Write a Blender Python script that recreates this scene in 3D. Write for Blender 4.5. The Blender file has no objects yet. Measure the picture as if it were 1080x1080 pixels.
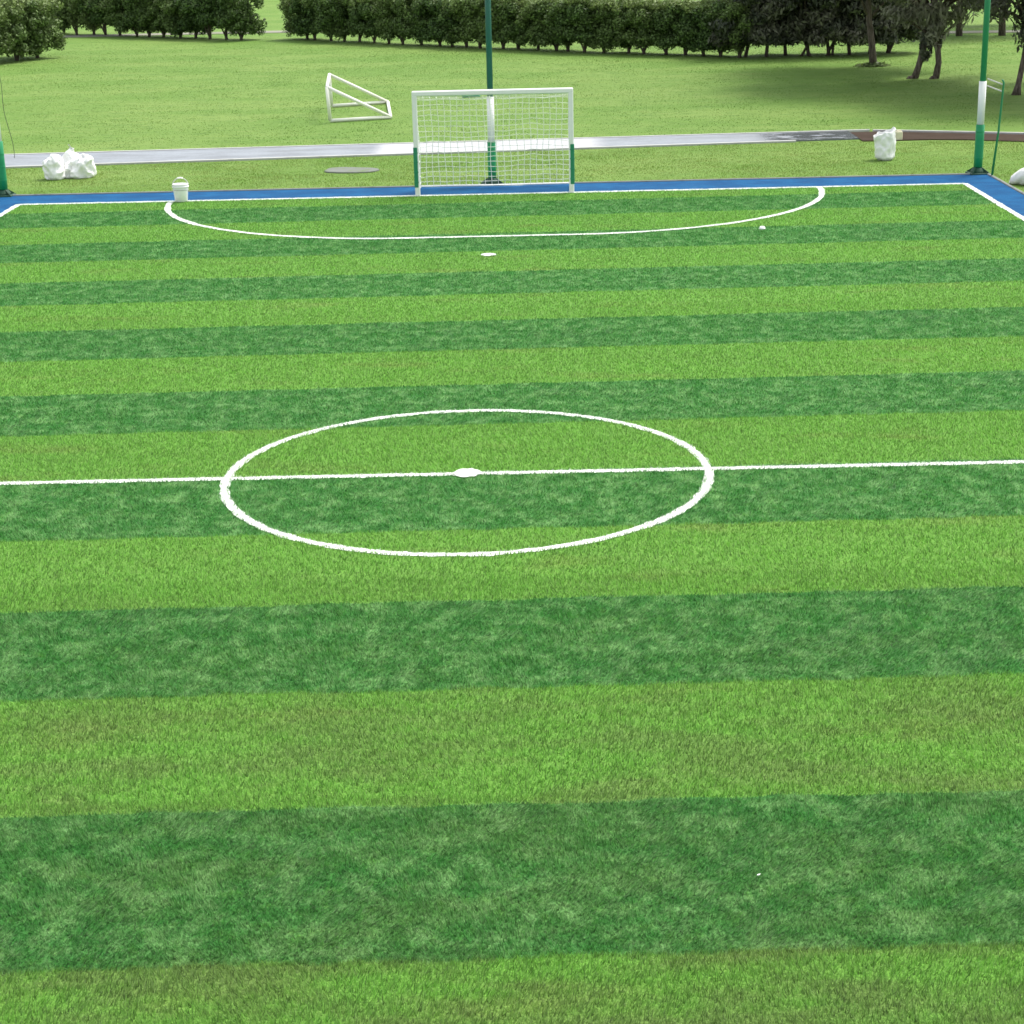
import bpy, math, random
import numpy as np
from mathutils import Vector, Matrix, noise as mnoise

# ------------------------------------------------------------------ camera, sky, sun, exposure
SC = bpy.context.scene
COL = SC.collection
R = math.radians
cam = bpy.data.objects.new("camera", bpy.data.cameras.new("camera"))
COL.objects.link(cam)
CX, CY, CZ, PIT, YAW, ROL, FOC = 0.5904, -17.3909, 5.3519, 0.3201, -0.0086, -0.0236, 1.9078
fw = Vector((math.sin(YAW) * math.cos(PIT), math.cos(YAW) * math.cos(PIT), -math.sin(PIT)))
r0 = Vector((math.cos(YAW), -math.sin(YAW), 0))
u0 = r0.cross(fw)
rt = r0 * math.cos(ROL) + u0 * math.sin(ROL)
up = -r0 * math.sin(ROL) + u0 * math.cos(ROL)
M = Matrix((rt, up, -fw)).transposed().to_4x4()
M.translation = Vector((CX, CY, CZ))
cam.matrix_world = M
cam.data.sensor_width = 36
cam.data.lens = FOC * 1000 / 1080 * 36
cam.data.clip_end = 2000
SC.camera = cam

SUN_EL, SUN_AZ = R(60), R(48)          # azimuth from +Y towards +X: veiled sun, to the right and a little behind the trees
world = bpy.data.worlds.new("World")
SC.world = world
world.use_nodes = True
wn, wl = world.node_tree.nodes, world.node_tree.links
sky = wn.new("ShaderNodeTexSky")
sky.sky_type = 'NISHITA'
sky.sun_disc = False
sky.sun_elevation = SUN_EL
sky.sun_rotation = SUN_AZ
sky.air_density = 1.0
sky.dust_density = 3.0
hs = wn.new("ShaderNodeHueSaturation")   # thin cloud: the sky is paler than a clear one
hs.inputs["Saturation"].default_value = 0.3
bg = wn["Background"]
bg.inputs["Strength"].default_value = 0.15
wl.new(sky.outputs[0], hs.inputs["Color"])
wl.new(hs.outputs[0], bg.inputs["Color"])

sun = bpy.data.objects.new("sun", bpy.data.lights.new("sun", 'SUN'))
COL.objects.link(sun)
sun.data.energy = 1.5
sun.data.angle = R(16)
sun.data.color = (1.0, 0.96, 0.88)
sd = Vector((math.sin(SUN_AZ) * math.cos(SUN_EL), math.cos(SUN_AZ) * math.cos(SUN_EL), math.sin(SUN_EL)))
sun.rotation_euler = (-sd).to_track_quat('-Z', 'Y').to_euler()
sun.location = (10, 20, 40)
SC.view_settings.view_transform = 'Standard'
SC.view_settings.look = 'None'
SC.view_settings.exposure = 1.15
SC.view_settings.gamma = 1.0
SC.cycles.max_bounces = 6
SC.cycles.filter_width = 1.6
SC.cycles.use_denoising = True

# ------------------------------------------------------------------ pitch dimensions (metres; origin on the centre spot)
L, W, RC, RP, HW = 18.985, 9.478, 2.419, 4.98, 1.54
XG = 0.085
STR, OFF, SA = 1.79, 0.05, 0.0155

# ------------------------------------------------------------------ helpers
def tag(o, label=None, cat=None, group=None, kind=None):
    if label: o["label"] = label
    if cat: o["category"] = cat
    if group: o["group"] = group
    if kind: o["kind"] = kind
    return o

def empty(name, loc=(0, 0, 0), rz=0):
    o = bpy.data.objects.new(name, None)
    COL.objects.link(o)
    o.location = loc
    o.rotation_euler = (0, 0, rz)
    o.empty_display_size = 0.2
    return o

class MB:
    """collects shapes and links them as one mesh"""
    def __init__(s): s.v, s.f = [], []
    def add(s, vs, fs):
        b = len(s.v)
        s.v += [tuple(v) for v in vs]
        s.f += [tuple(i + b for i in f) for f in fs]
    def box(s, c, d, bev=0.0, rz=0.0, rx=0.0):
        hx, hy, hz = d[0] / 2, d[1] / 2, d[2] / 2
        b = min(bev, hx * .9, hy * .9, hz * .9)
        rm = Matrix.Rotation(rz, 3, 'Z') @ Matrix.Rotation(rx, 3, 'X')
        rings = []
        if b > 0:
            lev = [(-hz, b), (-hz + b, 0), (hz - b, 0), (hz, b)]
        else:
            lev = [(-hz, 0), (hz, 0)]
        vs = []
        for z, ins in lev:
            ax, ay = hx - ins, hy - ins
            k = max(b, 1e-5)
            for p in ((ax - k, -ay), (ax, -ay + k), (ax, ay - k), (ax - k, ay), (-ax + k, ay), (-ax, ay - k), (-ax, -ay + k), (-ax + k, -ay)):
                vs.append(rm @ Vector((p[0], p[1], z)) + Vector(c))
        fs = []
        for i in range(len(lev) - 1):
            for j in range(8):
                a, e = i * 8 + j, i * 8 + (j + 1) % 8
                fs.append((a, e, e + 8, a + 8))
        fs.append(tuple(range(7, -1, -1)))
        t = (len(lev) - 1) * 8
        fs.append(tuple(range(t, t + 8)))
        s.add(vs, fs)
    def tube(s, pts, rad, n=10, cap=True):
        pts = [Vector(p) for p in pts]
        if not hasattr(rad, '__len__'): rad = [rad] * len(pts)
        vs, fs = [], []
        nrm = None
        for i, p in enumerate(pts):
            t = (pts[min(i + 1, len(pts) - 1)] - pts[max(i - 1, 0)]).normalized()
            if nrm is None:
                nrm = t.orthogonal().normalized()
            else:
                nrm = (nrm - t * nrm.dot(t)).normalized()
            b = t.cross(nrm)
            for k in range(n):
                a = 2 * math.pi * k / n
                vs.append(p + (nrm * math.cos(a) + b * math.sin(a)) * rad[i])
        for i in range(len(pts) - 1):
            for k in range(n):
                a, e = i * n + k, i * n + (k + 1) % n
                fs.append((a, e, e + n, a + n))
        if cap:
            fs.append(tuple(range(n - 1, -1, -1)))
            t = (len(pts) - 1) * n
            fs.append(tuple(range(t, t + n)))
        s.add(vs, fs)
    def lathe(s, prof, c=(0, 0, 0), n=24):
        vs, fs = [], []
        for r, z in prof:
            for k in range(n):
                a = 2 * math.pi * k / n
                vs.append((c[0] + r * math.cos(a), c[1] + r * math.sin(a), c[2] + z))
        for i in range(len(prof) - 1):
            for k in range(n):
                a, e = i * n + k, i * n + (k + 1) % n
                fs.append((a, e, e + n, a + n))
        s.add(vs, fs)
    def build(s, name, mat, parent=None, smooth=False):
        me = bpy.data.meshes.new(name)
        me.from_pydata(s.v, [], s.f)
        me.validate()
        if smooth: me.polygons.foreach_set("use_smooth", [True] * len(me.polygons))
        o = bpy.data.objects.new(name, me)
        COL.objects.link(o)
        if mat: me.materials.append(mat)
        if parent: o.parent = parent
        return o

def big_mesh(name, verts, nper, mat, attrs=None, parent=None):
    """verts (N, nper, 3): N separate polygons of nper corners, with per-polygon float attributes"""
    N = verts.shape[0]
    me = bpy.data.meshes.new(name)
    me.vertices.add(N * nper)
    me.vertices.foreach_set("co", verts.reshape(-1).astype(np.float32))
    me.loops.add(N * nper)
    me.loops.foreach_set("vertex_index", np.arange(N * nper, dtype=np.int32))
    me.polygons.add(N)
    me.polygons.foreach_set("loop_start", np.arange(0, N * nper, nper, dtype=np.int32))
    me.update(calc_edges=True)
    for k, v in (attrs or {}).items():
        a = me.attributes.new(k, 'FLOAT', 'FACE')
        a.data.foreach_set("value", v.astype(np.float32))
    me.materials.append(mat)
    o = bpy.data.objects.new(name, me)
    COL.objects.link(o)
    if parent: o.parent = parent
    return o

class NT:
    """small node-tree writer"""
    def __init__(s, name):
        s.m = bpy.data.materials.new(name)
        s.m.use_nodes = True
        s.t = s.m.node_tree
        s.b = s.t.nodes["Principled BSDF"]
        s.out = s.t.nodes["Material Output"]
    def n(s, typ, **kw):
        nd = s.t.nodes.new("ShaderNode" + typ)
        for k, v in kw.items(): setattr(nd, k, v)
        return nd
    def put(s, sock, v):
        if hasattr(v, 'links'): s.t.links.new(v, sock)
        else: sock.default_value = v
    def math(s, op, a, b=0.0, clamp=False):
        nd = s.n("Math", operation=op, use_clamp=clamp)
        s.put(nd.inputs[0], a); s.put(nd.inputs[1], b)
        return nd.outputs[0]
    def mix(s, f, a, b, blend='MIX'):
        nd = s.n("Mix", data_type='RGBA', blend_type=blend)
        s.put(nd.inputs[0], f)
        s.put(nd.inputs[6], a if hasattr(a, 'links') else (*a, 1))
        s.put(nd.inputs[7], b if hasattr(b, 'links') else (*b, 1))
        return nd.outputs[2]
    def pos(s):
        return s.n("NewGeometry").outputs["Position"]
    def scaled(s, v, sc):
        nd = s.n("VectorMath", operation='MULTIPLY')
        s.put(nd.inputs[0], v); nd.inputs[1].default_value = sc
        return nd.outputs[0]
    def noise(s, v, scale, detail=3, rough=.55, dist=0.0):
        nd = s.n("TexNoise")
        s.put(nd.inputs["Vector"], v)
        nd.inputs["Scale"].default_value = scale
        nd.inputs["Detail"].default_value = detail
        nd.inputs["Roughness"].default_value = rough
        nd.inputs["Distortion"].default_value = dist
        return nd.outputs["Fac"]
    def step(s, v, lo, hi, a=0.0, b=1.0):
        nd = s.n("MapRange", interpolation_type='SMOOTHSTEP')
        s.put(nd.inputs[0], v)
        for i, x in enumerate((lo, hi, a, b)): s.put(nd.inputs[i + 1], x)
        return nd.outputs[0]
    def attr(s, name):
        return s.n("Attribute", attribute_name=name).outputs["Fac"]
    def gain(s, col, f):
        nd = s.n("VectorMath", operation='SCALE')
        s.put(nd.inputs[0], col); s.put(nd.inputs["Scale"], f)
        return nd.outputs[0]
    def bump(s, h, strength=.3, dist=.02):
        nd = s.n("Bump")
        nd.inputs["Strength"].default_value = strength
        nd.inputs["Distance"].default_value = dist
        s.put(nd.inputs["Height"], h)
        s.put(s.b.inputs["Normal"], nd.outputs[0])
    def done(s, col, rough=.7, spec=.3):
        s.put(s.b.inputs["Base Color"], col if hasattr(col, 'links') else (*col, 1))
        s.put(s.b.inputs["Roughness"], rough)
        s.b.inputs["Specular IOR Level"].default_value = spec
        return s.m

def leafy(nt, col, trans=.35, rough=.6):
    """thin blades and leaves: reflected plus transmitted light"""
    nt.done(col, rough, .25)
    tr = nt.n("BsdfTranslucent")
    nt.put(tr.inputs[0], col)
    mx = nt.n("MixShader")
    mx.inputs[0].default_value = trans
    nt.t.links.new(nt.b.outputs[0], mx.inputs[1])
    nt.t.links.new(tr.outputs[0], mx.inputs[2])
    nt.t.links.new(mx.outputs[0], nt.out.inputs[0])
    return nt.m

# ------------------------------------------------------------------ materials
def turf_colour(nt):
    p = nt.pos()
    sx = nt.n("SeparateXYZ"); nt.put(sx.inputs[0], p)
    x, y = sx.outputs[0], sx.outputs[1]
    wob = nt.noise(nt.scaled(p, (1, 1, 0)), 2.2, 3, .6)
    yy = nt.math('SUBTRACT', nt.math('SUBTRACT', y, nt.math('MULTIPLY', x, math.tan(SA))), OFF)
    yy = nt.math('ADD', yy, nt.math('MULTIPLY', nt.math('SUBTRACT', wob, .5), .16))
    fr = nt.math('FRACT', nt.math('DIVIDE', yy, 2 * STR))
    dark = nt.math('MULTIPLY', nt.step(fr, .494, .506), nt.step(fr, .994, 1.0, 1.0, 0.0))
    pf = nt.scaled(p, (1, 1.0, 0))
    n1 = nt.noise(pf, 4.0, 7, .76, .2)
    n2 = nt.noise(nt.scaled(p, (.55, 1.6, 0)), .9, 4, .6)
    n3 = nt.noise(pf, 9.0, 4, .7)
    light = nt.mix(nt.step(n2, .52, .76, 0, .8), TURF_LIGHT, TURF_OLIVE)
    # brownish worn drifts; their fade along y also paints the near end in dimmer light
    wear_dim = nt.math('MULTIPLY', nt.step(y, -9.0, -1.5, 1.0, .12), nt.step(nt.noise(nt.scaled(p, (.5, 1.3, 0)), 1.4, 5, .65), .40, .62))
    light = nt.mix(nt.math('MULTIPLY', wear_dim, .65), light, TURF_WORN_DIM)
    light = nt.mix(nt.step(n3, .48, .8, 0, .5), light, TURF_YELLOW)
    drk = nt.mix(nt.step(n1, .43, .65), TURF_DARK, TURF_PALE)  # pale clouds: sheen of the laid-over pile, painted as colour
    drk = nt.mix(nt.math('MULTIPLY', wear_dim, .22), drk, TURF_WORN_DIM)
    drk = nt.mix(nt.step(n3, .5, .8, 0, .4), drk, TURF_LIGHT)
    return nt.mix(dark, light, drk), n3

TURF_LIGHT, TURF_OLIVE, TURF_YELLOW = (.136, .318, .044), (.176, .268, .057), (.185, .325, .066)
TURF_WORN_DIM = (.135, .186, .056)
TURF_DARK, TURF_PALE = (.038, .172, .030), (.145, .310, .098)

def make_turf():
    nt = NT("turf_base")
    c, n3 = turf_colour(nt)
    g = nt.noise(nt.scaled(nt.pos(), (1, 1, 0)), 60, 3, .7)
    c = nt.gain(c, nt.step(g, .25, .75, .6, 1.25))
    nt.bump(g, .8, .03)
    return nt.done(c, .8, .15)
def make_blade():
    nt = NT("turf_blade")
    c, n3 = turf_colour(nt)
    c = nt.gain(c, nt.math('ADD', .48, nt.math('MULTIPLY', nt.attr("rnd"), 1.2)))
    nt.b.inputs['Sheen Weight'].default_value = .55
    nt.b.inputs['Sheen Roughness'].default_value = .5
    nt.b.inputs['Sheen Tint'].default_value = (.75, .9, .6, 1)
    return leafy(nt, c, .5, .5)
def lawn_colour(nt):
    p = nt.pos()
    a = nt.noise(nt.scaled(p, (.22, .5, 0)), .7, 5, .6)
    b = nt.noise(nt.scaled(p, (.7, 2.2, 0)), 1.6, 6, .72)
    e = nt.noise(nt.scaled(p, (1, 1.6, 0)), 5.0, 5, .75)
    c = nt.mix(nt.step(a, .35, .68), (.120, .220, .040), (.166, .256, .060))
    c = nt.mix(nt.step(b, .50, .66, 0, .85), c, (.096, .174, .036))
    c = nt.mix(nt.step(b, .30, .44, .7, 0), c, (.215, .262, .090))
    c = nt.mix(nt.step(e, .56, .72, 0, .6), c, (.092, .155, .036))
    return nt.mix(nt.step(e, .28, .40, .5, 0), c, (.220, .255, .105))
def make_lawn():
    nt = NT("lawn")
    c = lawn_colour(nt)
    f = nt.noise(nt.scaled(nt.pos(), (1, 1, 0)), 28, 3, .7)
    c = nt.gain(c, nt.step(f, .25, .75, .75, 1.2))
    nt.bump(f, .7, .04)
    return nt.done(c, .85, .12)
def make_park_blade():
    nt = NT("park_blade")
    c = lawn_colour(nt)
    c = nt.gain(c, nt.math('ADD', .95, nt.math('MULTIPLY', nt.attr("rnd"), .35)))
    return leafy(nt, c, .3, .6)
def make_lawn_blade(name, c1, c2):
    nt = NT(name)
    b = nt.noise(nt.scaled(nt.pos(), (.8, 1.6, 0)), 1.2, 4, .65)
    c = nt.mix(nt.step(b, .4, .65), c1, c2)
    c = nt.mix(nt.step(nt.attr("rnd"), .8, 1.0, 0, .6), c, (.25, .26, .09))
    c = nt.gain(c, nt.math('ADD', .82, nt.math('MULTIPLY', nt.attr("rnd"), .45)))
    return leafy(nt, c, .35, .6)
def make_paint(name, col, rough=.45, dirt=.15, scale=6, dcol=(.25, .24, .2), spec=.4):
    nt = NT(name)
    p = nt.n("TexCoord").outputs["Object"]
    a = nt.noise(p, scale, 5, .65)
    c = nt.mix(nt.step(a, .5, .8, 0, dirt * 2), col, dcol)
    nt.bump(nt.noise(p, scale * 6, 3), .12, .01)
    return nt.done(c, nt.step(a, .3, .7, rough - .08, rough + .12), spec)
def make_leaf(name, c1, c2, c3, trans=.25):
    nt = NT(name)
    r = nt.attr("rnd")
    oi = nt.n("ObjectInfo").outputs["Random"]
    c = nt.mix(nt.step(r, .2, .8), c1, c2)
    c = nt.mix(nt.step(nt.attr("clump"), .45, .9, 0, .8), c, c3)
    c = nt.mix(nt.math('MULTIPLY', oi, .45), c, c3)
    c = nt.gain(c, nt.math('ADD', .7, nt.math('MULTIPLY', r, .6)))
    return leafy(nt, c, trans, .55)
def make_bark():
    nt = NT("bark")
    p = nt.n("TexCoord").outputs["Object"]
    a = nt.noise(nt.scaled(p, (6, 6, 1.2)), 3, 6, .7)
    c = nt.mix(nt.step(a, .35, .65), (.055, .042, .034), (.17, .14, .115))
    nt.bump(a, .8, .05)
    return nt.done(c, .9, .15)

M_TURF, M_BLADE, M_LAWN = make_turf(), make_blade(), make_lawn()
M_PARK = make_park_blade()
M_VERGE = make_lawn_blade("verge_blade", (.165, .285, .050), (.235, .300, .082))
def make_line():
    nt = NT("line_white")
    p = nt.pos()
    a = nt.noise(nt.scaled(p, (1, 1, 0)), 22, 4, .7)
    c = nt.mix(nt.step(a, .55, .78, 0, .6), (.66, .69, .62), (.30, .46, .22))
    nt.bump(a, .5, .02)
    return nt.done(c, .8, .2)
M_LINE = make_line()
def make_blue():
    nt = NT("blue_surface")
    p = nt.pos()
    a = nt.noise(nt.scaled(p, (1, 1.5, 0)), 1.6, 5, .65)
    b = nt.noise(nt.scaled(p, (1, 1, 0)), 14, 4, .7)
    c = nt.mix(nt.step(a, .35, .7), (.003, .057, .155), (.006, .088, .21))
    c = nt.mix(nt.step(b, .60, .78, 0, .55), c, (.06, .16, .26))
    c = nt.mix(nt.step(b, .24, .38, .6, 0), c, (.004, .022, .06))
    g = nt.noise(nt.scaled(p, (1, 1, 0)), 3.5, 6, .75)
    c = nt.mix(nt.step(g, .62, .72, 0, .5), c, (.09, .11, .09))
    nt.bump(b, .5, .02)
    return nt.done(c, .85, .1)
M_BLUE = make_blue()
def make_concrete():
    nt = NT("path_concrete")
    p = nt.pos()
    sx = nt.n("SeparateXYZ"); nt.put(sx.inputs[0], p)
    a = nt.noise(nt.scaled(p, (.6, 1.6, 1)), 1.2, 6, .65)
    b = nt.noise(p, 20, 3, .6)
    c = nt.mix(nt.step(a, .35, .7), (.235, .26, .285), (.165, .18, .195))
    new = nt.math('MULTIPLY', nt.step(sx.outputs[0], -3.0, -2.6), nt.step(sx.outputs[0], 2.2, 2.8, 1, 0))   # a newer, whiter slab behind the goal
    c = nt.mix(nt.math('MULTIPLY', new, .8), c, (.42, .42, .43))
    crk = nt.noise(nt.scaled(p, (1.5, 1.5, 1)), 2.2, 7, .8)
    c = nt.mix(nt.step(crk, .60, .74, 0, .6), c, (.10, .11, .095))
    c = nt.gain(c, nt.step(b, .3, .7, .9, 1.06))
    wet = nt.math('MULTIPLY', nt.step(sx.outputs[0], 5.6, 7.0), nt.step(nt.noise(nt.scaled(p, (1, 2.2, 1)), 1.5, 5, .6), .30, .50))
    c = nt.mix(nt.math('MULTIPLY', wet, .8), c, (.11, .12, .125))
    nt.bump(b, .15, .01)
    return nt.done(c, nt.math('SUBTRACT', .8, nt.math('MULTIPLY', wet, .72)), .4)
M_CONC = make_concrete()
M_FARPATH = make_paint("far_path", (.24, .24, .19), .9, .4, .5, (.15, .19, .08), .1)
M_KERB = make_paint("kerb_concrete", (.44, .44, .42), .8, .3, 3, (.2, .2, .17), .2)
M_DARKKERB = make_paint("edging_concrete", (.20, .21, .20), .85, .4, 3, (.08, .09, .08), .2)
M_DIRT = make_paint("dirt", (.050, .034, .024), .95, .5, 1.5, (.03, .022, .015), .1)
M_WHITE = make_paint("white_paint", (.80, .80, .77), .4, .10, 8, (.5, .48, .4))
M_OLDWHITE = make_paint("worn_white_paint", (.80, .80, .70), .5, .2, 5, (.45, .42, .3))
M_GREENPOST = make_paint("green_paint", (.008, .190, .064), .4, .2, 4, (.02, .07, .04))
M_GREENDEEP = make_paint("deep_green_paint", (.008, .100, .068), .35, .2, 4, (.02, .05, .04))
M_GREENPAD = make_paint("green_padding", (.010, .250, .090), .5, .2, 5, (.03, .15, .09))
M_SLEEVE = make_paint("green_sleeve", (.02, .22, .11), .5, .2, 5, (.08, .28, .18))
M_PLINTH = make_paint("plinth_green", (.008, .055, .028), .6, .3, 5, (.03, .05, .03))
M_SACK = make_paint("woven_sack", (.82, .82, .80), .55, .10, 7, (.62, .60, .54), .3)
M_PLASTIC = make_paint("white_plastic", (.82, .82, .79), .35, .15, 14, (.6, .57, .48), .5)
M_ROLL = make_paint("white_fabric", (.80, .79, .75), .8, .2, 5, (.5, .48, .42), .2)
M_WIRE = make_paint("steel_wire", (.55, .55, .50), .4, .2, 9, (.3, .3, .25))
M_ROPE = make_paint("dark_rope", (.06, .08, .05), .8, .2, 9, (.12, .12, .1))
M_NET = make_paint("net_twine", (.82, .84, .76), .8, .15, 5, (.6, .6, .45), .2)
M_SLAB = make_paint("slab_grey", (.15, .165, .14), .85, .8, 4, (.12, .17, .06), .3)
M_CREAM = make_paint("cream_block", (.62, .58, .42), .8, .3, 8, (.35, .32, .22), .2)
M_BARK = make_bark()
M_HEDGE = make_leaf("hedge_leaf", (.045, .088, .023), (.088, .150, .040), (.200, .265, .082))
M_DARKLEAF = make_leaf("dark_conifer_leaf", (.024, .036, .020), (.056, .070, .038), (.140, .144, .095), .12)
M_GREYLEAF = make_leaf("grey_conifer_leaf", (.125, .145, .090), (.205, .220, .150), (.28, .28, .205), .42)
M_FARLEAF = make_leaf("far_leaf", (.040, .075, .028), (.08, .125, .045), (.13, .16, .065))

# ------------------------------------------------------------------ the setting: ground, turf, markings, apron, path
def sheet(name, pts, z, mat, kind='structure'):
    mb = MB()
    mb.add([(x, y, z) for x, y in pts], [tuple(range(len(pts)))])
    return tag(mb.build(name, mat), kind=kind)
def slab(name, pts, z, mat, z0=-.03, kind='structure'):
    """closed polygon (counter-clockwise) with a top at z and real sides"""
    n = len(pts)
    mb = MB()
    mb.add([(x, y, z0) for x, y in pts] + [(x, y, z) for x, y in pts],
           [tuple(range(n, 2 * n))] + [(i, (i + 1) % n, n + (i + 1) % n, n + i) for i in range(n)])
    return tag(mb.build(name, mat), kind=kind)

sheet("park_lawn", [(-350, -200), (350, -200), (350, 500), (-350, 500)], -.012, M_LAWN)
YB = 20.25                                            # back edge of the blue apron
XA = 10.22
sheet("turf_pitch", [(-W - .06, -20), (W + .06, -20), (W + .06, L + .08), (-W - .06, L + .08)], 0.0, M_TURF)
mbx = MB()
a_out = [(-XA, -20), (-W - .06, -20), (-W - .06, L + .08), (W + .06, L + .08), (W + .06, -20), (XA, -20), (XA, YB), (-XA, YB)]
mbx.add([(x, y, 0) for x, y in a_out], [(0, 1, 2, 7), (2, 3, 6, 7), (3, 4, 5, 6)])
tag(mbx.build("blue_apron", M_BLUE), kind='structure')
# low concrete edging round the apron
mbx = MB()
mbx.box((0, YB + .03, .0), (2 * XA + .12, .06, .05), .012)
mbx.box((-XA - .03, .13, .0), (.06, 40.2, .05), .012)
mbx.box((XA + .03, .13, .0), (.06, 40.2, .05), .012)
tag(mbx.build("apron_edging", M_DARKKERB), kind='structure')

rng = np.random.default_rng(7)
random.seed(5)
LINES = []                                            # (test function) used to keep the green pile off the paint
LEVEL = [.004]
def ribbon(name, pts, width, closed=False):
    """a painted line: ragged-edged strip 4 mm up plus its own white-dyed pile"""
    P = np.array(pts, float)
    n = len(P)
    T = (np.roll(P, -1, 0) - np.roll(P, 1, 0)) if closed else np.gradient(P, axis=0)
    T /= np.linalg.norm(T, axis=1)[:, None]
    Nn = np.c_[-T[:, 1], T[:, 0]]
    j1 = width / 2 * (1 + rng.normal(0, .14, n)); j2 = width / 2 * (1 + rng.normal(0, .14, n))
    A, B = P + Nn * j1[:, None], P - Nn * j2[:, None]
    mb = MB()
    z = LEVEL[0]; LEVEL[0] += .0012
    vs = [(*a, z) for a in A] + [(*b, z) for b in B]
    m = n if closed else n - 1
    mb.add(vs, [(n + i, n + (i + 1) % n, (i + 1) % n, i) for i in range(m)])
    o = mb.build(name, M_LINE)
    tag(o, kind='structure')
    # white pile, one mesh with the strip
    seg = np.linalg.norm(np.diff(P, axis=0), axis=1).sum()
    nb = int(seg * width * 2000)
    i = rng.integers(0, m, nb); t = rng.random(nb)[:, None]
    s = (rng.random(nb)[:, None] - .5) * width * 1.02
    q = P[i] * (1 - t) + P[(i + 1) % n] * t + Nn[i] * s
    b = blades(q, .022, .010, rng.random(nb) * 6.28, .6)
    base = len(o.data.vertices)
    vv = [tuple(v.co) for v in o.data.vertices] + [tuple(v) for v in b.reshape(-1, 3)]
    ff = [tuple(pl.vertices) for pl in o.data.polygons] + [(base + 3 * k, base + 3 * k + 1, base + 3 * k + 2) for k in range(nb)]
    me = bpy.data.meshes.new(name)
    me.from_pydata(vv, [], ff)
    me.materials.append(M_LINE)
    o.data = me
    return o
def blades(q, h, w, ang, lean):
    """single-triangle blades at q (N,2): ang = direction of lean (array), lean = tip offset in blade heights"""
    n = len(q)
    hh = h * rng.uniform(.65, 1.2, n) if np.isscalar(h) else h * rng.uniform(.65, 1.2, n)
    ww = (w if np.isscalar(w) else w) * rng.uniform(.7, 1.3, n)
    wa = rng.random(n) * 6.283
    ln = (lean if np.isscalar(lean) else lean) * rng.uniform(.3, 1.4, n) * hh
    V = np.zeros((n, 3, 3))
    V[:, 0, :2] = q + np.c_[np.cos(wa), np.sin(wa)] * (ww / 2)[:, None]
    V[:, 1, :2] = q - np.c_[np.cos(wa), np.sin(wa)] * (ww / 2)[:, None]
    V[:, 2, :2] = q + np.c_[np.cos(ang), np.sin(ang)] * ln[:, None]
    V[:, 2, 2] = hh
    return V

def seg_pts(a, b, n):
    t = np.linspace(0, 1, n)[:, None]
    return np.array(a) * (1 - t) + np.array(b) * t
th = np.linspace(0, 2 * np.pi, 181)[:-1]
ribbon("halfway_line", seg_pts((-W, 0), (W, 0), 260), .108)
ribbon("centre_circle", np.c_[np.cos(th) * RC, np.sin(th) * RC], .102, True)
ribbon("goal_line", seg_pts((-W, L), (W, L), 240), .145)
ribbon("side_line", seg_pts((-W, -20), (-W, L), 400), .12)
ribbon("side_line", seg_pts((W, -20), (W, L), 400), .12)
qa = np.linspace(0, np.pi / 2, 40)
left = np.c_[XG - 1.5 - RP * np.cos(qa), L - RP * np.sin(qa)]
right = np.c_[XG + 1.5 + RP * np.sin(qa), L - RP * np.cos(qa)]
ribbon("penalty_arc", np.r_[left, seg_pts((XG - 1.5, L - RP), (XG + 1.5, L - RP), 24)[1:-1], right], .118)
def spot(name, c, r):
    t = np.linspace(0, 2 * np.pi, 25)[:-1]
    rr = r * (1 + rng.normal(0, .06, 24))
    pts = np.c_[c[0] + rr * np.cos(t), c[1] + rr * np.sin(t)]
    mb = MB()
    mb.add([(*p, .0125) for p in pts], [tuple(range(24))])
    q = np.array(c) + (np.sqrt(rng.random(160)) * r)[:, None] * np.c_[np.cos(a_ := rng.random(160) * 6.283), np.sin(a_)]
    b = blades(q, .022, .012, rng.random(160) * 6.28, .6)
    mb.add(b.reshape(-1, 3), [(3 * k, 3 * k + 1, 3 * k + 2) for k in range(160)])
    return tag(mb.build(name, M_LINE), kind='structure')
spot("centre_spot", (.0, .0), .14)
spot("penalty_spot", (.05, 12.22), .125)

def on_line(x, y, m=0.0):
    r = np.hypot(x, y)
    k = (np.abs(y) < .036 + m) | (np.abs(r - RC) < .034 + m) | (r < .14) | (np.hypot(x - .05, y - 12.22) < .125)
    k |= (np.abs(y - L) < .07 + m) | (np.abs(np.abs(x) - W) < .06 + m)
    xx = np.maximum(np.abs(x - XG) - 1.5, 0)
    k |= np.abs(np.hypot(xx, y - L) - RP) < .050 + m
    return k

def vnoise(x, y, s, seed):
    """smooth value noise 0..1"""
    g = np.random.default_rng(seed).random((256, 256))
    X, Y = x * s + 1000, y * s + 1000
    i, j = np.floor(X).astype(int), np.floor(Y).astype(int)
    u, v = X - i, Y - j
    u, v = u * u * (3 - 2 * u), v * v * (3 - 2 * v)
    f = lambda a, b: g[a % 256, b % 256]
    return (f(i, j) * (1 - u) + f(i + 1, j) * u) * (1 - v) + (f(i, j + 1) * (1 - u) + f(i + 1, j + 1) * u) * v

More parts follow.
